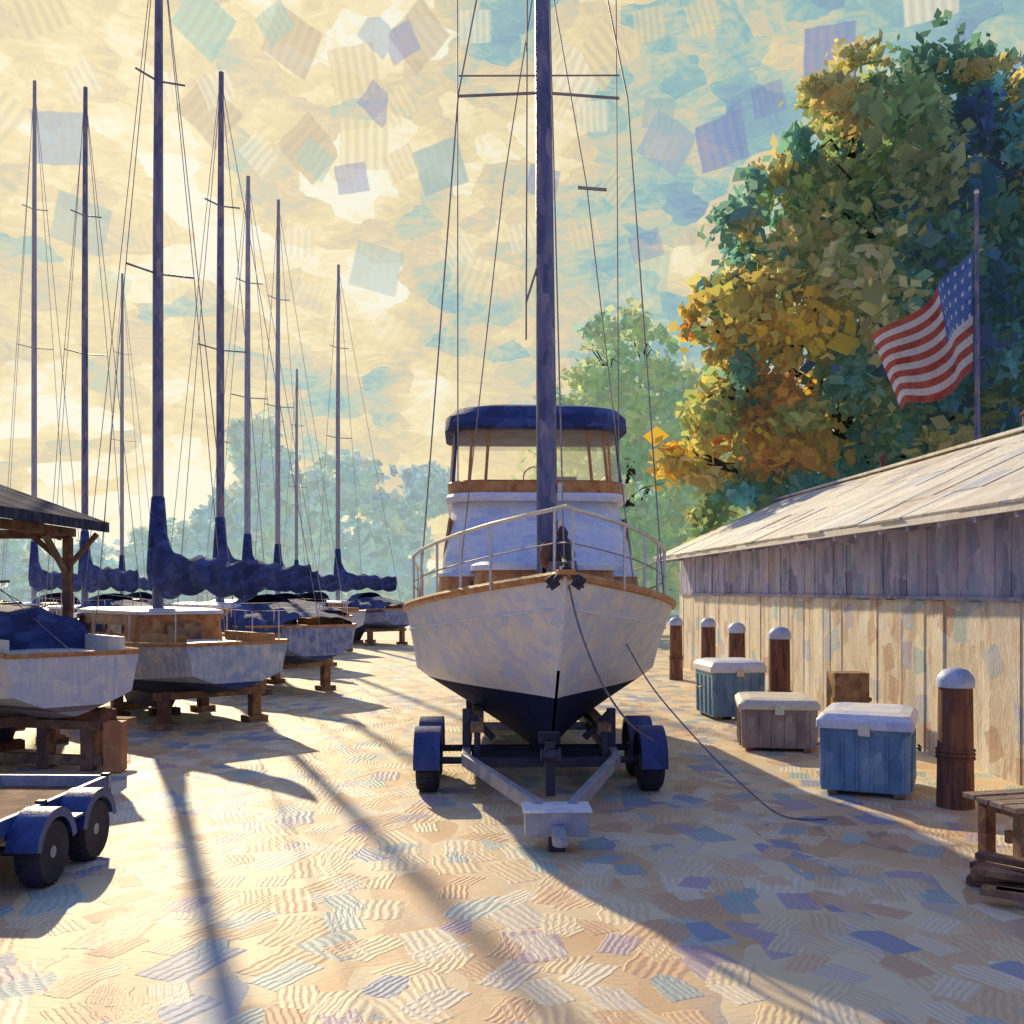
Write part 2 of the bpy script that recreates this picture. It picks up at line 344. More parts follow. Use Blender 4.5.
R=b.rings([(3.54,1.11,3.15,4.65,.45),(4.26,1.06,3.26,4.60,.45)],vinyl,cap=False)
b.obj('flybridge_window_curtain',boat)
b=B(); N=len(R[0])
for k in (3,7,10,11,14,18,22,29): b.tube([R[0][k%N],R[1][k%N]],.022,navyp if k in(3,18) else teak,6)
b.tube([Vector(R[0][k%N]) for k in range(N+1)],.024,teak,6)
b.obj('window_frames',boat)
b=B()
b.rings([(4.20,1.14,3.12,4.75,.48),(4.22,1.17,3.09,4.78,.5),(4.38,1.16,3.10,4.78,.5),(4.48,1.08,3.20,4.75,.48),(4.54,.86,3.4,4.6,.45),(4.56,.5,3.6,4.5,.35)],navy)
b.obj('canopy',boat)
b=B()
b.box((.42,4.2,3.56),(.38,.38,.08),cream); b.box((.42,4.38,3.66),(.38,.08,.16),cream)
b.box((.0,3.65,3.55),(.7,.3,.08),white)
b.tube([(.15*math.cos(q),3.85,3.66+.15*math.sin(q)) for q in np.linspace(0,6.4,20)],.010,teak,6)
b.obj('helm_seats',boat,bevel=.02)
b=B()
b.tube([(-.03,1.55,2.05),(-.04,1.56,4),(-.07,1.58,7.5),(-.11,1.6,12.5)],[.115,.11,.09,.07],mastm,14)
b.lathe((-.03,1.55,2.2),[(.2,0),(.2,.05),(.14,.12)],steel,16)
for z,hw in ((7.55,.92),(9.3,.7)):
    b.tube([(-.07-hw,1.6,z-.02),(-.07,1.58,z+.03),(-.07+hw*.9,1.6,z)],.016,wire,6)
b.tube([(-.07-.92,1.6,7.75),(-.07+.83,1.6,7.8)],.010,wire,5)
def sh(y): return min(secs,key=lambda r:abs(r[-1][1]-y))[-1]
for sg in(-1,1):
    e=sh(2.6); b.tube([(sg*e[0]*.93,2.6,e[2]),(sg*.92-.07,1.6,7.55),(-.1,1.6,12.2)],.009,wire,5)
    e=sh(2.0); b.tube([(sg*e[0]*.72,2.0,e[2]),(sg*.45-.05,1.6,6.6),(-.08,1.6,9.3)],.007,wire,5)
    b.tube([(sg*.98-.02,2.9,3.4),(sg*.96-.05,2.9,12)],.008,wire,5)
b.tube([(0,.05,2.4),(-.1,1.6,12.3)],.008,wire,5)
b.tube([(.62,1.6,6.55),(.30,1.6,6.57)],.018,wire,6)
b.tube([(-.26,1.56,4.9),(-.24,1.58,12)],.010,wire,5)
b.tube([(-.04,1.56,6.0),(-.26,1.56,5.3)],.013,wire,5)
for z in (2.9,3.3): b.lathe((.10,1.52,z),[(.04,-.05),(.035,0),(.045,.05)],steel,10)
b.obj('mast',boat)
b=B()
def inner(y,k=.95):
    e=sh(y); return e[0]*k,e[2]
top=[];mid=[]
for y in (5.2,4.4,3.6,3.0,2.4,1.8,1.2,.7,.35,.12):
    x,z=inner(y); h=.62+.02*max(0,(2-y)/2)
    top.append((-(x),y,z+h)); mid.append((-(x),y,z+h*.5))
full=[p for p in top]+[(0,-.12,top[-1][2]+.01)]+[(-p[0],p[1],p[2]) for p in top[::-1]]
fm=[p for p in mid]+[(0,-.03,mid[-1][2])]+[(-p[0],p[1],p[2]) for p in mid[::-1]]
b.tube(full,.021,steel,8); b.tube(fm,.008,wire,5)
for i,p in enumerate(top):
    if i in (8,): continue
    for sg in(-1,1): b.tube([(-sg*p[0],p[1],sh(p[1])[2]-.02),(-sg*p[0],p[1],p[2])],.015,steel,8)
b.tube([top[0],(top[0][0],5.3,sh(5.2)[2])],.018,steel,8); b.tube([(-top[0][0],5.2,top[0][2]),(-top[0][0],5.3,sh(5.2)[2])],.018,steel,8)
b.obj('bow_rail',boat)
b=B()
b.box((0,.18,2.36),(.16,.75,.05),teak); b.lathe((0,.72,2.30),[(.13,0),(.12,.06),(.07,.10),(.07,.22),(.10,.27),(.09,.31),(.03,.34)],darkm,18)
b.lathe((-.17,.72,2.42),[(.03,0),(.085,.01),(.05,.06),(.08,.11),(.03,.12)],darkm,14,axis='X')
b.tube([(0,.75,2.43),(.0,.35,2.56),(0,-.12,2.42)],[.025,.022,.025],darkm,8)
for sg in(-1,1):
    b.tube([(0,-.12,2.42),(sg*.09,-.13,2.30),(sg*.17,-.02,2.22)],[.03,.028,.01],darkm,8)
    b.box((sg*.12,-.06,2.27),(.10,.03,.12),darkm,ry=sg*.6)
b.lathe((-.05,-.03,2.37),[(.05,0),(.03,.05),(.05,.10)],steel,12,axis='X')
b.lathe((.02,.45,2.40),[(.01,0),(.10,.04),(.13,.14),(.10,.25),(.05,.31),(.06,.36),(.02,.42)],darkm,14)
b.lathe((-.12,.5,2.40),[(.01,0),(.07,.04),(.085,.14),(.06,.24),(.02,.28)],timber,14)
b.tube([(.14*math.cos(q)*(1-.02*q/6)+.02,.45+.14*math.sin(q),2.37+.012*q/3) for q in np.linspace(0,25,60)],.016,ropem,6)
b.obj('anchor_windlass',boat,bevel=.004)
# ------------------------------------------------------------------ boat trailer
tr=empty('boat_trailer',(.30,11.0,0),.03)
def wheel(b,c,r,w,rz=0):
    b.lathe(c,[(r*.55,-w/2+.01),(r*.9,-w/2),(r,-w/2+.04),(r,w/2-.04),(r*.9,w/2),(r*.55,w/2-.01)],rubber,28,axis='X',rz=rz)
    for sg in(-1,1):
        b.lathe(c,[(r*.56,sg*(w/2-.02)),(r*.5,sg*(w/2-.045)),(r*.22,sg*(w/2-.05)),(r*.18,sg*(w/2-.01)),(r*.05,sg*(w/2))],galv,20,axis='X',rz=rz)
    for k in range(26):
        q=2*math.pi*k/26; b.box(Vector(c)+Matrix.Rotation(rz,3,'Z')@Vector((0,math.cos(q)*(r+.002),math.sin(q)*(r+.002))),(w*.75,.025,.012),rubber,rz=rz,rx=q-math.pi/2)
def fender(b,c,r,w,m,a0=-.15,a1=math.pi+.15):
    P=[]
    for k in range(15):
        q=a0+(a1-a0)*k/14; P.append([(c[0]-w/2,c[1]+math.cos(q)*r,c[2]+math.sin(q)*r),(c[0]+w/2,c[1]+math.cos(q)*r,c[2]+math.sin(q)*r)])
    b.grid(P,m)
    for sg in(-1,1):
        A=[]
        for k in range(15):
            q=a0+(a1-a0)*k/14; A.append([(c[0]+sg*w/2,c[1]+math.cos(q)*r,c[2]+math.sin(q)*r),(c[0]+sg*w/2,c[1]+math.cos(q)*(r-.07),c[2]+math.sin(q)*(r-.07))])
        b.grid(A,m)
b=B()
for sg in(-1,1):
    for yy in(0,.86): wheel(b,(sg*1.22,yy,.33),.33,.24)
b.obj('wheels',tr)
b=B()
for sg in(-1,1):
    for yy in(0,.86): fender(b,(sg*1.22,yy,.33),.375,.28,navyp,a0=-.1,a1=math.pi+.12)
b.obj('fenders',tr)
b=B()
for yy in(0,.86): b.tube([(-1.15,yy,.33),(1.15,yy,.33)],.04,darkm,10)
for sg in(-1,1):
    b.beam((sg*.80,4.5,.40),(sg*.80,-.4,.40),.09,.14,galv); b.beam((sg*.80,-.4,.40),(sg*.14,-2.45,.33),.08,.13,galv)
    b.box((sg*.80,.05,.68),(.09,.09,.42),darkm); b.box((sg*.80,2.6,.66),(.09,.09,.4),darkm)
    b.beam((sg*.80,.05,.86),(sg*.5,.05,.56),.07,.07,darkm)
    b.beam((sg*.68,-.35,.72),(sg*.68,3.8,.70),.14,.08,timber)
    b.box((sg*.68,-.3,.55),(.07,.07,.26),darkm)
b.box((0,-.42,.38),(1.5,.1,.1),darkm); b.box((0,2.2,.40),(1.5,.1,.1),galv); b.box((0,4.3,.40),(1.5,.1,.1),galv)
b.box((0,.4,.33),(1.5,.1,.1),darkm)
b.box((0,-2.52,.24),(.54,.30,.20),galv); b.box((0,-2.52,.355),(.58,.34,.03),white)
b.beam((0,-2.6,.20),(0,-2.95,.18),.11,.10,galv); b.lathe((0,-2.97,.14),[(.06,0),(.07,.05),(.05,.1)],galv,14)
b.box((.0,-2.55,.07),(.14,.14,.14),darkm)
b.box((0,-1.75,.55),(.09,.1,.5),darkm); b.beam((0,-1.75,.75),(0,-.5,.42),.06,.06,darkm); b.box((0,-1.65,.82),(.2,.12,.1),rubber)
b.lathe((-.09,-1.82,.68),[(.08,0),(.05,.02),(.05,.15),(.08,.18)],darkm,14,axis='X')
b.obj('frame',tr,bevel=.008)
def rope(name,pts,r=.014):
    P=[Vector(p) for p in pts]; out=[]
    for i in range(len(P)-1):
        a=P[max(i-1,0)];q=P[i];c=P[i+1];d=P[min(i+2,len(P)-1)]
        for k in range(10):
            t=k/10; out.append(.5*((2*q)+(-a+c)*t+(2*a-5*q+4*c-d)*t*t+(-a+3*q-3*c+d)*t**3))
    out.append(P[-1]); b=B(); b.tube(out,r,ropem,6); b.obj(name)
rope('mooring_line',[(.52,9.35,2.3),(.62,9.2,1.85),(.82,9.15,1.35),(1.10,9.35,.95),(1.50,10.6,.60)],.010)
rope('mooring_line',[(1.22,10.9,1.66),(1.50,10.6,1.15),(1.95,10.1,.60),(2.3,9.8,.25),(2.6,9.6,.03),(3.0,9.5,.02)],.009)
# ------------------------------------------------------------------ sailboats
def sailboat(mastpos,L=7.8,beam=2.6,mh=14,frac=.42,lod=0,cover=navy,hullc=None,cab=teak,zs=(1.75,1.3,1.45),boom=True,dirv=(.676,-.737),name='sailboat',dodger=True,low=0.0,ch=.34,ftarp=False,stern_cover=False):
    dx,dy=dirv; rz=math.atan2(-dx,dy)
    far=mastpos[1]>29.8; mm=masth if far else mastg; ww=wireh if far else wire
    bow=(mastpos[0]-dx*frac*L,mastpos[1]-dy*frac*L,-low)
    e=empty(name,bow,rz); b=B()
    sc,shf,bsf=hull(b,L,beam,zs,.42,.35,1.5,hullc,cream,teak,stern=.66,smax=.5,fwb=.55,fwm=.88,zkend=.72,railr=.03)
    b.rings([(.12+low,.10,L*.38,L*.62,.09),(.55,.16,L*.34,L*.66,.12)],darkm)
    b.obj('hull',e)
    b=B(); zd=zs[1]
    b.rings([(zd-.05,beam*.32,L*.24,L*.70,.3),(zd+ch,beam*.28,L*.27,L*.70,.28)],cab)
    b.rings([(zd+ch,beam*.30,L*.26,L*.71,.3),(zd+ch+.06,beam*.30,L*.26,L*.71,.3),(zd+ch+.1,beam*.25,L*.29,L*.69,.25)],white)
    for sg in(-1,1):
        for k in range(3): b.box((sg*beam*.302,L*(.36+.11*k),zd+ch*.55),(.03,.5,.15),dglass)
    for sg in(-1,1): b.box((sg*beam*.29,L*.84,zd+.14),(.06,L*.24,.26),cab)
    b.box((0,L*.715,zd+.2),(.6,.04,.44),timber)
    b.obj('cabin',e,bevel=.006)
    b=B(); anyc=False
    def drape(y0,y1,wf,h0,h1,zb0):
        P=[]
        for k in range(14):
            t=k/13; yy=y0+(y1-y0)*t; s=min(sc,key=lambda r:abs(r[-1][1]-yy))[-1]; hx=s[0]*wf
            hh=h0+(h1-h0)*t+.03*math.sin(t*17)
            P.append([(hx*math.cos(q)*(1+.02*math.sin(9*q+5*t)),yy,s[2]-.12+zb0+(.12+hh)*max(0,math.sin(q))**.55+.015*math.sin(q*11+t*9)) for q in np.linspace(0,math.pi,19)])
        b.grid(P,cover)
    if dodger:
        P=[]
        for yy,hh in((L*.60,.42),(L*.64,.72),(L*.72,.76)):
            P.append([(beam*.28*math.cos(q),yy,zd+.05+(hh*math.sin(q)**.6 if math.sin(q)>1e-6 else 0)) for q in np.linspace(0,math.pi,11)])
        b.grid(P,cover); anyc=True
    if ftarp: drape(.35,L*.34,1.04,.12,.40,0); anyc=True
    if stern_cover: drape(L*.74,L*.985,1.03,.50,.22,0); anyc=True
    if anyc: b.obj('canvas_cover',e)
    b=B(); my=frac*L
    b.tube([(0,my,zd+.3),(0,my,mh*.6),(0,my+.05,mh)],[.10,.09,.06],mm,10)
    for fz,hw in((.50,.62),(.76,.45)):
        z=zd+(mh-zd)*fz
        b.tube([(-hw,my+.12,z+.03),(0,my,z),(hw,my+.12,z+.03)],.02,mm,6)
    wr=.006+.00010*mastpos[1]
    z5=zd+(mh-zd)*.5
    for sg in(-1,1):
        b.tube([(sg*beam*.46,my+.2,zd),(sg*.62,my+.12,z5+.03),(0,my+.04,mh-.2)],wr,ww,4)
    if lod==0: b.tube([(0,.1,zs[0]),(0,my,mh-.1)],wr,ww,4)
    b.tube([(0,L-.05,zs[2]),(0,my,mh-.05)],wr,ww,4)
    b.obj('mast',e)
    if boom:
        b=B(); bl=L*.52; zb=zd+1.22
        b.tube([(0,my+.08,zb),(0,my+bl,zb-.03)],.05,mastg,8)
        P=[]
        for k in range(34):
            t=k/33; y=my+.02+t*bl; hgt=.24+1.0*math.exp(-t*8)+.03*math.sin(t*31); w=(.16*(1-.4*t)+.035*math.sin(t*27))*(1 if t<.96 else .4)
            sag=-.05*math.sin(t*math.pi*3); dp=.26+.10*abs(math.sin(t*12))
            row=[(0,y,zb+hgt+sag),(w*.55,y,zb+hgt*.75+sag),(w,y,zb+.06+sag),(w*.8,y,zb-dp*.6+sag),(w*.2,y,zb-dp+sag),(-w*.2,y,zb-dp+sag),(-w*.8,y,zb-dp*.6+sag),(-w,y,zb+.06+sag),(-w*.55,y,zb+hgt*.75+sag),(0,y,zb+hgt+sag)]
            P.append(row)
        b.grid(P,cover)
        c0=P[-1]; b.add(c0[:-1],[tuple(range(len(c0)-1))],cover)
        b.lathe((0,my,zb-.2),[(.15,0),(.20,.3),(.16,1.0),(.115,1.6),(.10,1.62)],cover,12)
        b.obj('sail_cover',e)
    b=B()
    pts=[r[-1] for r in sc if r[-1][1]>.3]
    if lod==0:
        for sg in(-1,1):
            b.tube([(sg*x*.95,y,z+.5) for x,y,z in pts],.007,wire,4)
            for x,y,z in pts[::4]: b.tube([(sg*x*.95,y,z),(sg*x*.95,y,z+.5)],.012,steel,6)
    for fy in(.30,.58,.86):
        for sg in(-1,1):
            x=sg*beam*.30; b.box((x,L*fy,.34+low*.5),(.16,.18,.68-low),timber); b.box((x,L*fy,.05+low),(.36,.30,.10),timber)
        b.box((0,L*fy,.60),(beam*.72,.16,.12),timber)
    for fy in(.40,.60): b.box((0,L*fy,.06+low),(.5,.22,.12),timber)
    b.obj('boat_stands',e,bevel=.008 if lod==0 else 0)
    return e,sc
def hp(n,a,bt,st=(.02,.04,.15)): return hullmat(n,a,st,bt,.78,.84)
hA=hp('hull_a',((.34,.44,.58),(.66,.66,.62),(.30,.38,.52)),((.05,.07,.13),(.09,.11,.18)))
hB=hp('hull_b',((.52,.56,.62),(.70,.68,.62),(.38,.46,.58)),((.10,.05,.06),(.16,.09,.08)))
hC=hp('hull_c',((.12,.17,.34),(.28,.33,.46),(.44,.44,.5)),((.06,.08,.14),(.1,.12,.18)))
hD=hp('hull_d',((.60,.56,.52),(.74,.69,.58),(.46,.48,.58)),((.10,.12,.2),(.14,.16,.22)))
sailboat((-6.3,17.8),L=6.9,frac=.56,mh=14.5,hullc=hA,cab=teak,dodger=False,low=.08,ch=.56,ftarp=True)
sailboat((-7.0,24.0),L=7.8,mh=14.6,hullc=hC,ch=.5,stern_cover=True)
sailboat((-12.6,29.5),L=7.4,mh=17,hullc=hB,stern_cover=True)
sailboat((-17.2,36),L=9,mh=20.5,hullc=hD)
sailboat((-8.2,31),L=7.8,mh=15,hullc=hD,cab=teak,ch=.5,stern_cover=True)
sailboat((-8.9,38),L=8,mh=17.0,hullc=hB,lod=1)
sailboat((-7.4,42.5),L=8,mh=16,hullc=hC,lod=1,stern_cover=True)
sailboat((-19.5,50),L=8,mh=18,hullc=hD,lod=1,cab=cream)
sailboat((-12.5,58),L=8,mh=15,hullc=hA,lod=1,cab=cream)
e,sc=sailboat((-7.95,14.8),L=7.0,beam=2.3,mh=2.6,frac=.4,hullc=hp('hull_e',((.58,.57,.58),(.80,.73,.58),(.48,.53,.62)),((.30,.27,.27),(.42,.36,.32)),(.20,.14,.12)),cab=cream,boom=False,zs=(1.6,1.35,1.45),dodger=False,lod=1)
b=B(); P=[]
for t in np.linspace(0,1,20):
    y=.3+t*5.2; P.append([((.45+.75*math.sin(math.pi*min(1,t*.75+.1)))*math.cos(q),y,1.28+(.86-.25*t+.05*math.sin(t*20))*max(0,math.sin(q))**.8+.03*math.sin(q*9+t*12)) for q in np.linspace(0.0,math.pi,21)])
b.grid(P,navy); b.add(P[-1],[tuple(range(21))],navy); b.obj('tarp',e)
b=B()
for x,y in((-5.15,12.2),(-5.75,12.35),(-6.7,12.6)): b.box((x,y,.26),(.16,.2,.50),timber)
b.beam((-7.6,12.75,.56),(-4.95,12.15,.56),.22,.11,timber); b.beam((-7.6,13.5,.50),(-4.9,12.9,.50),.22,.10,timber)
b.box((-4.80,12.1,.31),(.22,.24,.60),orangew,rz=.1)
b.beam((-7.4,12.7,.12),(-4.95,12.15,.12),.12,.12,timber)
b.obj('timber_cradle',bevel=.01)
# ------------------------------------------------------------------ left shelter
sh_=empty('open_shelter',(0,0,0)); b=B()
ex,ez,rx_,rzt=-6.6,3.26,-9.4,4.25; yA,yB=8.5,16.4
n=26
for k in range(n):
    y0=yA+(yB-yA)*k/n; w=(yB-yA)/n-.01; L=math.hypot(ex-rx_,ez-rzt)
    b.box(((ex+rx_)/2,y0+w/2,(ez+rzt)/2+random.uniform(0,.012)),(L,w,.05),roof_old,ry=math.atan2(rzt-ez,ex-rx_))
    b.box((2*rx_-(ex+rx_)/2,y0+w/2,(ez+rzt)/2),(L,w,.05),roof_old,ry=-math.atan2(rzt-ez,ex-rx_))
b.beam((rx_,yA,rzt+.04),(rx_,yB,rzt+.04),.2,.06,roof_old)
b.obj('roof',sh_)
b=B()
for y in(9.2,16.1):
    for x in(-7.15,-11.6): b.box((x,y,1.52),(.13,.13,3.04),timber)
    b.beam((-7.15,y+.12,3.10),(-11.6,y+.12,3.10),.10,.14,timber)
    b.beam((-7.2,y-.1,3.05),(-9.4,y-.1,4.05),.07,.14,timber); b.beam((-11.6,y-.1,3.05),(-9.4,y-.1,4.05),.07,.14,timber)
for x in(-7.15,-11.6): b.beam((x-.01,9.0,3.13),(x-.01,16.3,3.13),.12,.14,timber)
b.beam((-7.15,16.0,2.5),(-7.15,15.3,3.05),.07,.10,timber)
b.beam((-6.62,8.5,3.20),(-6.62,16.4,3.20),.04,.12,roof_old)
b.beam((-7.12,16.1,2.6),(-6.68,16.1,3.1),.06,.08,timber); b.beam((-7.18,16.1,2.6),(-7.7,16.1,3.05),.06,.08,timber)
b.obj('posts',sh_,bevel=.008)
# ------------------------------------------------------------------ small utility trailer
ut=empty('utility_trailer',(-3.50,7.45,0),-.03)
b=B()
for yy in(0,.72):
    for xx in(0,-1.5): wheel(b,(xx,yy,.25),.25,.19)
b.obj('wheels',ut)
b=B()
for xx in(0,-1.5):
    for yy in (0,.72): fender(b,(xx,yy,.27),.31,.24,navyp,a0=.15,a1=math.pi-.15)
    b.box((xx,.36,.44),(.24,.16,.02),navyp)
b.obj('fenders',ut)
b=B()
b.box((-.75,.3,.42),(1.22,2.3,.07),timber)
for xx in(-.15,-1.36): b.box((xx,.3,.49),(.05,2.3,.12),navyp)
for yy in(-.85,1.45): b.box((-.75,yy,.49),(1.26,.05,.12),galv)
for xx in(-.16,-1.35):
    for yy in(-.85,.3,1.45): b.box((xx,yy,.48),(.07,.07,.18),darkm)
for yy in(0,.72): b.tube([(-1.5,yy,.25),(0,yy,.25)],.035,darkm,8)
b.beam((-.2,-.85,.36),(-.75,-1.9,.36),.06,.09,galv); b.beam((-1.3,-.85,.36),(-.75,-1.9,.36),.06,.09,galv)
b.box((-.75,.3,.35),(.9,2.3,.06),darkm)
b.obj('bed',ut,bevel=.006)
# ------------------------------------------------------------------ long boat shed
hd=Vector((-.052,1,0)).normalized(); rzs=math.atan2(-hd.x,hd.y)
shed=empty('long_boat_shed',(5.80+.052*6.5,4.0,0),rzs)
LN=24.6
b=B(); y=0
while y<LN:
    w=random.uniform(.20,.34); h=2.08+random.uniform(-.03,.03)
    b.box((random.uniform(-.012,.012),y+w/2,h/2),(.05,w-.004,h),board_cream); y+=w
y=0
while y<LN:
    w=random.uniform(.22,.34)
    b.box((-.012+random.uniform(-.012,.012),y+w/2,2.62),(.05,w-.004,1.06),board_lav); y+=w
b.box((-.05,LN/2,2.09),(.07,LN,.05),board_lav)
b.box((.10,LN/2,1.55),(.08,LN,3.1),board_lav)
b.box((5.5,LN/2,1.55),(.08,LN,3.1),board_cream)
for yy in(.02,LN-.02):
    n=20
    for k in range(n):
        x=.15+5.3*(k+.5)/n; hgt_=3.1+1.55*(1-abs(x-2.8)/2.8); b.box((x,yy,hgt_/2),(5.3/n-.012,.06,hgt_),board_cream)
b.obj('walls',shed)
b=B()
def roofside(x0,z0,x1,z1):
    n=36; L=math.hypot(x1-x0,z1-z0); ang=-math.atan2(z1-z0,x1-x0)
    for k in range(n):
        w=(LN+.8)/n; yy=-.4+w*(k+.5)
        for j in range(5):
            t=(j+.5)/5; b.box((x0+(x1-x0)*t+random.uniform(-.02,.02),yy,z0+(z1-z0)*t+random.uniform(-.006,.012)),(L/5+.06,w-.002,.03),roof_mat,ry=ang)
roofside(-.72,3.12,2.8,4.75); roofside(6.3,3.12,2.8,4.75)
b.box((2.8,LN/2,4.79),(.3,LN+.8,.05),roof_mat)
b.obj('roof',shed)
b=B()
b.box((-.70,LN/2,3.05),(.04,LN+.8,.09),fascia)
for k in range(30): b.box((-.35,.4+k*.83,3.05),(.70,.06,.08),board_lav,ry=-.2)
for (yy,x) in((12,2.8),(17.5,2.8)): b.tube([(x,yy,4.6),(x,yy,5.05)],.07,timber,10); b.lathe((x,yy,5.03),[(.12,0),(.02,.10)],timber,12)
b.obj('eave_trim',shed)
# ------------------------------------------------------------------ pilings
capm=M('piling_cap',[(.36,.44,.60),(.66,.70,.78)],4,(1,1,1),.5)
for (x,y,h,r) in((4.5,10.15,1.38,.175),(4.28,16,1.58,.17),(4.27,19,1.55,.16),(4.22,21.5,1.57,.16),(4.02,24.5,1.5,.16)):
    b=B(); b.lathe((x,y,0),[(r*1.05,0),(r*1.0,.4),(r*.97,h*.6),(r*.94,h-.16)],piling,22)
    b.lathe((x,y,h-.165),[(r*1.05,0),(r*1.06,.07),(r*.98,.11),(r*.7,.17),(r*.2,.20)],capm,22)
    for zz in(.5,.54,.58): b.tube([(x+r*1.03*math.cos(q),y+r*1.03*math.sin(q),zz) for q in np.linspace(0,6.4,24)],.014,piling,6)
    b.obj('mooring_piling')
def dockbox(x,y,w,d,h,rz,body,lid,name='dock_box'):
    e=empty(name,(x,y,0),rz); b=B()
    b.box((0,0,h*.40+.04),(w*.94,d*.92,h*.78),body,top=(1.03,1.03))
    for k in range(6): b.box((-w*.40+k*w*.16,-d*.475,h*.40),(.03,.03,h*.66),body)
    for sg in(-1,1):
        for k in range(4): b.box((sg*w*.485,-d*.33+k*d*.22,h*.40),(.03,.03,h*.66),body)
    b.box((-w*.35,0,.03),(.1,d*.9,.06),timber); b.box((w*.35,0,.03),(.1,d*.9,.06),timber)
    b.obj('body',e,bevel=.02)
    b=B(); b.rings([(h*.80,w*.52,-d*.52,d*.52,.05),(h*.90,w*.52,-d*.52,d*.52,.06),(h*.97,w*.47,-d*.46,d*.46,.08),(h,w*.36,-d*.34,d*.34,.08)],lid,smooth=False)
    b.obj('lid',e,bevel=.012)
    b=B(); b.box((0,-d*.53,h*.80),(.12,.03,.12),steel)
    for sg in(-1,1): b.tube([(sg*w*.53,-.12,h*.55),(sg*w*.56,-.1,h*.52),(sg*w*.56,.1,h*.52),(sg*w*.53,.12,h*.55)],.014,darkm,6)
    b.obj('latch_and_handles',e)
dockbox(3.78,17.4,.95,1.1,1.0,.10,boxblue,white)
dockbox(3.72,14.1,1.05,1.2,.72,-.18,boxtan,cream)
dockbox(3.96,11.1,.95,1.2,.90,-.42,boxblue,white)
b=B(); b.box((4.9,14.6,.5),(.5,.4,1.0),timber); b.box((4.9,14.4,.62),(.56,.03,.06),timber); b.obj('wooden_crate',bevel=.01)
be=empty('wooden_bench',(4.55,8.3,0),.25)
b=B()
for k in range(4): b.box((0,-.24+k*.16,.47+random.uniform(-.006,.006)),(1.4,.14,.045),wood_grey)
b.obj('seat',be,bevel=.006)
b=B()
for sx in(-.55,.55):
    for sy in(-.2,.2): b.box((sx,sy,.22),(.1,.1,.44),timber)
    b.box((sx,0,.41),(.08,.5,.07),timber)
b.box((0,0,.18),(1.05,.06,.1),timber)
b.obj('legs',be,bevel=.006)
b=B()
for k in range(9):
    x=3.75+random.uniform(-.2,.35); y=7.1+random.uniform(-.3,.4); a=random.uniform(-.4,.4)-.6
    b.box((x,y,.04+.056*(k//3)),(random.uniform(.5,1.0),.12,.05),timber,rz=a)
b.obj('timber_pile',bevel=.006)
# ------------------------------------------------------------------ flag
fl=empty('american_flag',(0,0,0)); b=B()
b.tube([(10.72,23,0),(10.70,23,6),(10.68,23,11.3)],[.075,.06,.04],mastg,12); b.lathe((10.68,23,11.28),[(.02,0),(.05,.04),(.06,.07),(.04,.11),(.01,.13)],steel,14)
b.obj('flagpole',fl)
b=B(); C=48; R_=26
TL=Vector((10.60,23,10.0));BL=Vector((10.60,23,7.25));TR=Vector((8.35,22.7,7.95));BR=Vector((8.75,22.8,6.35))
P=[]
for i in range(R_+1):
    v=i/R_; row=[]
    for j in range(C+1):
        u=j/C; q=(TL*(1-v)+BL*v)*(1-u)+(TR*(1-v)+BR*v)*u
        wv=math.sin(u*9+v*2.2)*.28*min(1,u*3)
        q=q+Vector((.15*math.sin(u*9+v*2+1.2)*u,wv*1.6,-.22*math.sin(u*math.pi)*(.4+.6*v)+.18*math.sin(u*9.0+v*1.5)*u)); row.append(q)
    P.append(row)
for i in range(R_):
    for j in range(C):
        st=i//2; m=red if st%2==0 else fwhite
        if i<14 and j<19:
            m=fblue
            if (i%3==1 and j%3==1): m=fwhite
        b.add([P[i][j],P[i][j+1],P[i+1][j+1],P[i+1][j]],[(0,1,2,3)],m,True)
b.obj('flag_cloth',fl)
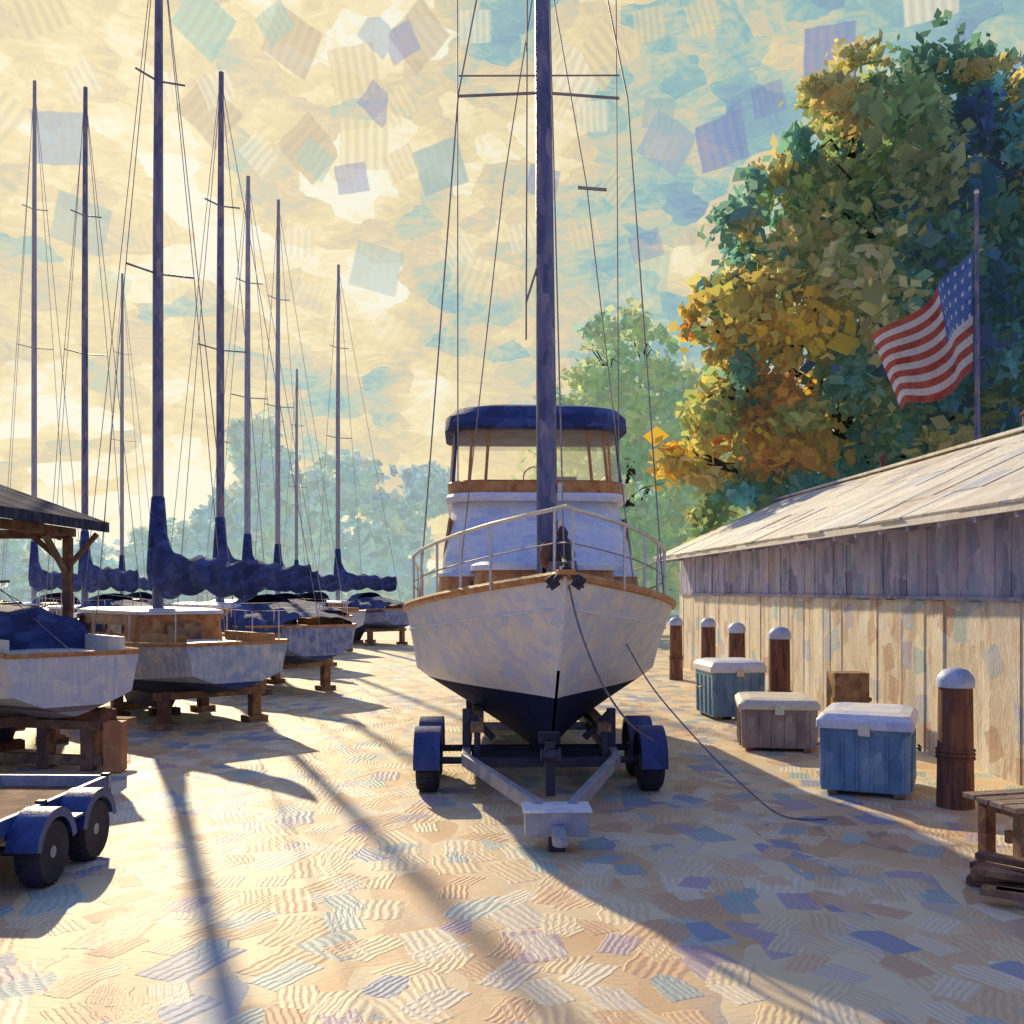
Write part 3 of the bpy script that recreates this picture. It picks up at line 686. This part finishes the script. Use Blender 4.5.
# ------------------------------------------------------------------ trees
def leafmesh(name,lobes,dens,size,palette,parent,mat_,flat=.85,ncl=7,big=0.0):
    Ps=[];Cs=[];Ss=[]
    for (x,y,z,r) in lobes:
        nc=max(4,int(ncl*r))
        for c in range(nc):
            d=rng.normal(size=3); d/=np.linalg.norm(d); rr=r*rng.uniform(.35,1.12)**.6
            cc=np.array([x,y,z])+d*rr*np.array([1,1,.9]); cr=r*rng.uniform(.16,.40)
            n=int(dens*cr*cr*rng.uniform(.7,1.2))+8
            ax=rng.uniform(.55,1.5,3)
            p=rng.normal(size=(n,3))*cr*.58*ax; p[:,2]*=flat
            col=np.array(palette(cc,rng)); cols=col[None,:]*rng.uniform(.65,1.4,(n,1))*rng.uniform(.9,1.1,(n,3))
            s_=size*rng.uniform(.45,1.3,n); s_[rng.uniform(size=n)<big]*=1.9
            Ps.append(p+cc); Cs.append(cols); Ss.append(s_)
    P=np.concatenate(Ps);Cc=np.concatenate(Cs);Sz=np.concatenate(Ss)[:,None]
    keep=P[:,2]>.1; P=P[keep];Cc=Cc[keep];Sz=Sz[keep]; N=len(P)
    a=rng.normal(size=(N,3)); a/=np.linalg.norm(a,axis=1)[:,None]; t=rng.normal(size=(N,3)); bb=np.cross(a,t); bb/=np.linalg.norm(bb,axis=1)[:,None]
    a2=a*Sz; b2=bb*Sz*.65
    V=np.stack([P-a2*.5-b2*.3,P+b2*.5-a2*.2,P+a2*.5+b2*.2,P-b2*.5+a2*.2],1).reshape(-1,3)
    me=bpy.data.meshes.new(name); me.vertices.add(N*4); me.vertices.foreach_set('co',V.astype(np.float32).ravel())
    me.loops.add(N*4); me.loops.foreach_set('vertex_index',np.arange(N*4,dtype=np.int32))
    me.polygons.add(N); me.polygons.foreach_set('loop_start',np.arange(0,N*4,4,dtype=np.int32)); me.polygons.foreach_set('loop_total',np.full(N,4,dtype=np.int32))
    me.update(calc_edges=True); at=me.attributes.new('col','FLOAT_COLOR','FACE')
    at.data.foreach_set('color',np.clip(np.concatenate([Cc,np.ones((N,1))],1),0,.95).astype(np.float32).ravel())
    me.materials.append(mat_); o=bpy.data.objects.new(name,me); S.collection.objects.link(o)
    if parent: o.parent=parent
    return o
def trunk(b,base,h,lobes,r0):
    base=Vector(base); top=base+Vector((.3,.2,h))
    b.tube([base,base+Vector((.1,.1,h*.35)),base+Vector((-.1,.1,h*.7)),top],[r0,r0*.75,r0*.5,r0*.15],barkm,12)
    for (x,y,z,r) in lobes:
        st=base+Vector((0,0.1,max(1.5,min(h*.75,z*.55)))); e=Vector((x,y,z)); m=st.lerp(e,.5)+Vector((0,0,.5))
        b.tube([st,m,e],[r0*.4,r0*.22,r0*.06],barkm,7)
        for k in range(4):
            d=Vector(rng.normal(size=3)).normalized()*r*.75; b.tube([m.lerp(e,.6),e+d*.5,e+d],[r0*.12,r0*.08,r0*.03],barkm,5)
big=[(11.6,30,16.2,2.4),(9.9,30,16.0,1.8),(13.7,31,14.8,3.0),(10.5,29,13.4,2.8),(7.3,29.5,12.3,1.6),(8.4,29.5,10.2,2.3),(6.5,30,8.3,1.6),(11.6,29,9.9,3.0),(14.6,30,10.2,3.1),(9.3,29.5,7.2,2.3),(12.3,30,6.6,2.8),(5.9,30,10.4,1.0),(15.6,31,15.6,2.4),(5.8,30,6.0,1.4),(8.4,30,14.6,1.2),(15.5,30,6.2,2.6),(7.3,30,4.6,1.8)]
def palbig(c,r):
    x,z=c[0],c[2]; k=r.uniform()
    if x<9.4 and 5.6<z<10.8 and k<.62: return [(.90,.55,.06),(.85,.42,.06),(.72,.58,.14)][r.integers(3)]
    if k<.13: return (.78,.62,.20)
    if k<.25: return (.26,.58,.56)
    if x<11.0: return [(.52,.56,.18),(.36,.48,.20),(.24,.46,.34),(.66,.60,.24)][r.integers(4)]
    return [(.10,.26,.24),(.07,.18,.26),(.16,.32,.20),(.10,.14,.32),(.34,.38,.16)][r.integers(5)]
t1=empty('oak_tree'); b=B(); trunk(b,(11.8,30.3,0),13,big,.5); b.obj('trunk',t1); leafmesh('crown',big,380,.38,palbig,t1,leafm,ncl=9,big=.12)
mid=[(4.6,50,14.0,1.9),(6.4,50,11.8,2.9),(3.9,50,10.3,2.3),(8.5,51,9.8,2.6),(5.4,50,7.0,3.4),(9.0,50,6.0,3),(6.8,51,14.8,1.7),(3.2,50,5.5,2.2),(7.4,49,3.2,2.5)]
def palmid(c,r): return [(.46,.54,.28),(.36,.50,.34),(.56,.56,.28),(.32,.46,.42)][r.integers(4)]  # leaf colours paled to paint in some haze
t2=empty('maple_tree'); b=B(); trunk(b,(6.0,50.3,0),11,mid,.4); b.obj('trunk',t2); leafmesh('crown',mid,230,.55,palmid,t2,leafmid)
far=[]
for x in np.arange(-85,60,4.2):
    px=512+x/92*1000
    hg=9.5+4*math.sin(x*.21)+2.5*math.sin(x*.53+1)
    if 300<px<440: hg+=5.5
    if 150<px<300: hg+=1.5
    if px<140: hg-=1
    for k in range(int(hg/2.4)):
        far.append((x+random.uniform(-2,2),92+random.uniform(-5,5),1.0+k*2.4+random.uniform(-.8,.8),random.uniform(2.4,3.5)*(1-.04*k)))
def palfar(c,r): return [(.36,.45,.44),(.40,.47,.42),(.32,.42,.46),(.48,.47,.38)][r.integers(4)]  # pale blue-grey leaf colours, mist painted in
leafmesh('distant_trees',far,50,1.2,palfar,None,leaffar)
# ------------------------------------------------------------------ light
sd=Vector((math.sin(math.radians(SUN_AZ))*math.cos(math.radians(SUN_EL)),math.cos(math.radians(SUN_AZ))*math.cos(math.radians(SUN_EL)),math.sin(math.radians(SUN_EL))))
sun=bpy.data.lights.new('sun','SUN'); sun.energy=5; sun.angle=math.radians(.8); sun.color=(1,.82,.52)
so=bpy.data.objects.new('sun',sun); S.collection.objects.link(so); so.rotation_euler=sd.to_track_quat('Z','Y').to_euler()
w=bpy.data.worlds.new('World'); S.world=w; w.use_nodes=True; nt=w.node_tree; nt.nodes.clear()
try: w.cycles.sampling_method='MANUAL'; w.cycles.sample_map_resolution=256
except Exception: pass
out=nt.nodes.new('ShaderNodeOutputWorld'); bg1=nt.nodes.new('ShaderNodeBackground'); bg2=nt.nodes.new('ShaderNodeBackground')
sky=nt.nodes.new('ShaderNodeTexSky'); sky.sky_type='NISHITA'; sky.sun_disc=False; sky.sun_elevation=math.radians(SUN_EL); sky.sun_rotation=math.radians(SUN_AZ)
nt.links.new(sky.outputs[0],bg1.inputs[0]); bg1.inputs[1].default_value=.06
tc=nt.nodes.new('ShaderNodeTexCoord'); G=tc.outputs['Generated']
sx=nt.nodes.new('ShaderNodeSeparateXYZ'); nt.links.new(G,sx.inputs[0])
az=math_(nt,'ARCTAN2',sx.outputs[0],sx.outputs[1]); el=math_(nt,'ARCSINE',sx.outputs[2])
cx=nt.nodes.new('ShaderNodeCombineXYZ'); nt.links.new(az,cx.inputs[0]); nt.links.new(el,cx.inputs[1]); A=cx.outputs[0]
dt=nt.nodes.new('ShaderNodeVectorMath'); dt.operation='DOT_PRODUCT'; nt.links.new(G,dt.inputs[0]); dt.inputs[1].default_value=sd
gl=nt.nodes.new('ShaderNodeMapRange'); nt.links.new(dt.outputs['Value'],gl.inputs[0]); gl.inputs[1].default_value=.78; gl.inputs[2].default_value=1; gl.clamp=True
Aw=warp(nt,mapping(nt,A,(1,1.7,1)),34,.022)
Af,vo=facet(nt,Aw,30,.65,'2D')
sv=nt.nodes.new('ShaderNodeSeparateColor'); nt.links.new(vo.outputs['Color'],sv.inputs[0])
cn=noise(nt,Af,6.0,4,.9); cn2=noise(nt,mapping(nt,A,(1,2.4,1),(0,0,.35)),34,4,2.0)
f=math_(nt,'ADD',math_(nt,'MULTIPLY_ADD',cn.outputs['Fac'],2.1,-.80),math_(nt,'MULTIPLY',gl.outputs[0],.55))
f=math_(nt,'ADD',f,math_(nt,'MULTIPLY_ADD',cn2.outputs['Fac'],.50,-.25))
f=math_(nt,'ADD',f,math_(nt,'MULTIPLY_ADD',sv.outputs[0],.16,-.08))
f=math_(nt,'ADD',f,math_(nt,'MULTIPLY',math_(nt,'SUBTRACT',.22,el,clamp=True),1.7))
rp=ramp(nt,[(0,(.25,.30,.50)),(.18,(.28,.44,.54)),(.36,(.34,.56,.54)),(.50,(.58,.66,.50)),(.60,(.78,.66,.44)),(.74,(.92,.77,.44)),(.88,(1.0,.89,.58)),(1.1,(1.0,.97,.78))])
nt.links.new(f,rp.inputs[0]); c=rp.outputs[0]
skp=[(0,(.98,.84,.48)),(.22,(.32,.54,.56)),(.36,(1.0,.92,.66)),(.56,(.22,.28,.58)),(.61,(.70,.56,.36)),(.70,(.42,.68,.58)),(.82,(.92,.76,.44)),(.95,(.34,.48,.62))]
for (sc_,w_,h_,rb,loc,th,am) in ((11,.024,.021,700,(5,2,0),.25,.72),(17,.016,.013,950,(2,9,0),.5,.55)):
    m_,rn,rib=daubs(nt,A,sc_,w_,h_,rb,loc,th,1.6,14,.25)
    rr=ramp(nt,skp,'CONSTANT'); nt.links.new(rn,rr.inputs[0])
    cc=mixc(nt,math_(nt,'MULTIPLY',rib,.38),rr.outputs[0],(.42,.40,.34))
    fade=math_(nt,'MULTIPLY',math_(nt,'SUBTRACT',el,.17),5,clamp=True)
    c=mixc(nt,math_(nt,'MULTIPLY',math_(nt,'MULTIPLY',m_,fade),am),c,cc)
hi=math_(nt,'MULTIPLY',math_(nt,'SUBTRACT',el,.62),3.0,clamp=True)
bk=math_(nt,'MULTIPLY',math_(nt,'SUBTRACT',.45,sx.outputs[1]),1.6,clamp=True)
c=mixc(nt,math_(nt,'MAXIMUM',hi,bk),c,(.20,.29,.70))
nt.links.new(c,bg2.inputs[0]); bg2.inputs[1].default_value=.98
ms=nt.nodes.new('ShaderNodeMixShader'); ms.inputs[0].default_value=.90
nt.links.new(bg1.outputs[0],ms.inputs[1]); nt.links.new(bg2.outputs[0],ms.inputs[2]); nt.links.new(ms.outputs[0],out.inputs[0])
# ------------------------------------------------------------------ camera
cam=bpy.data.cameras.new('camera'); cam.sensor_width=36; cam.lens=35.16; cam.shift_y=.076; cam.clip_end=2000; cam.clip_start=.1
co=bpy.data.objects.new('camera',cam); S.collection.objects.link(co); co.location=(0,0,2.2); co.rotation_euler=(math.radians(90),0,0); S.camera=co
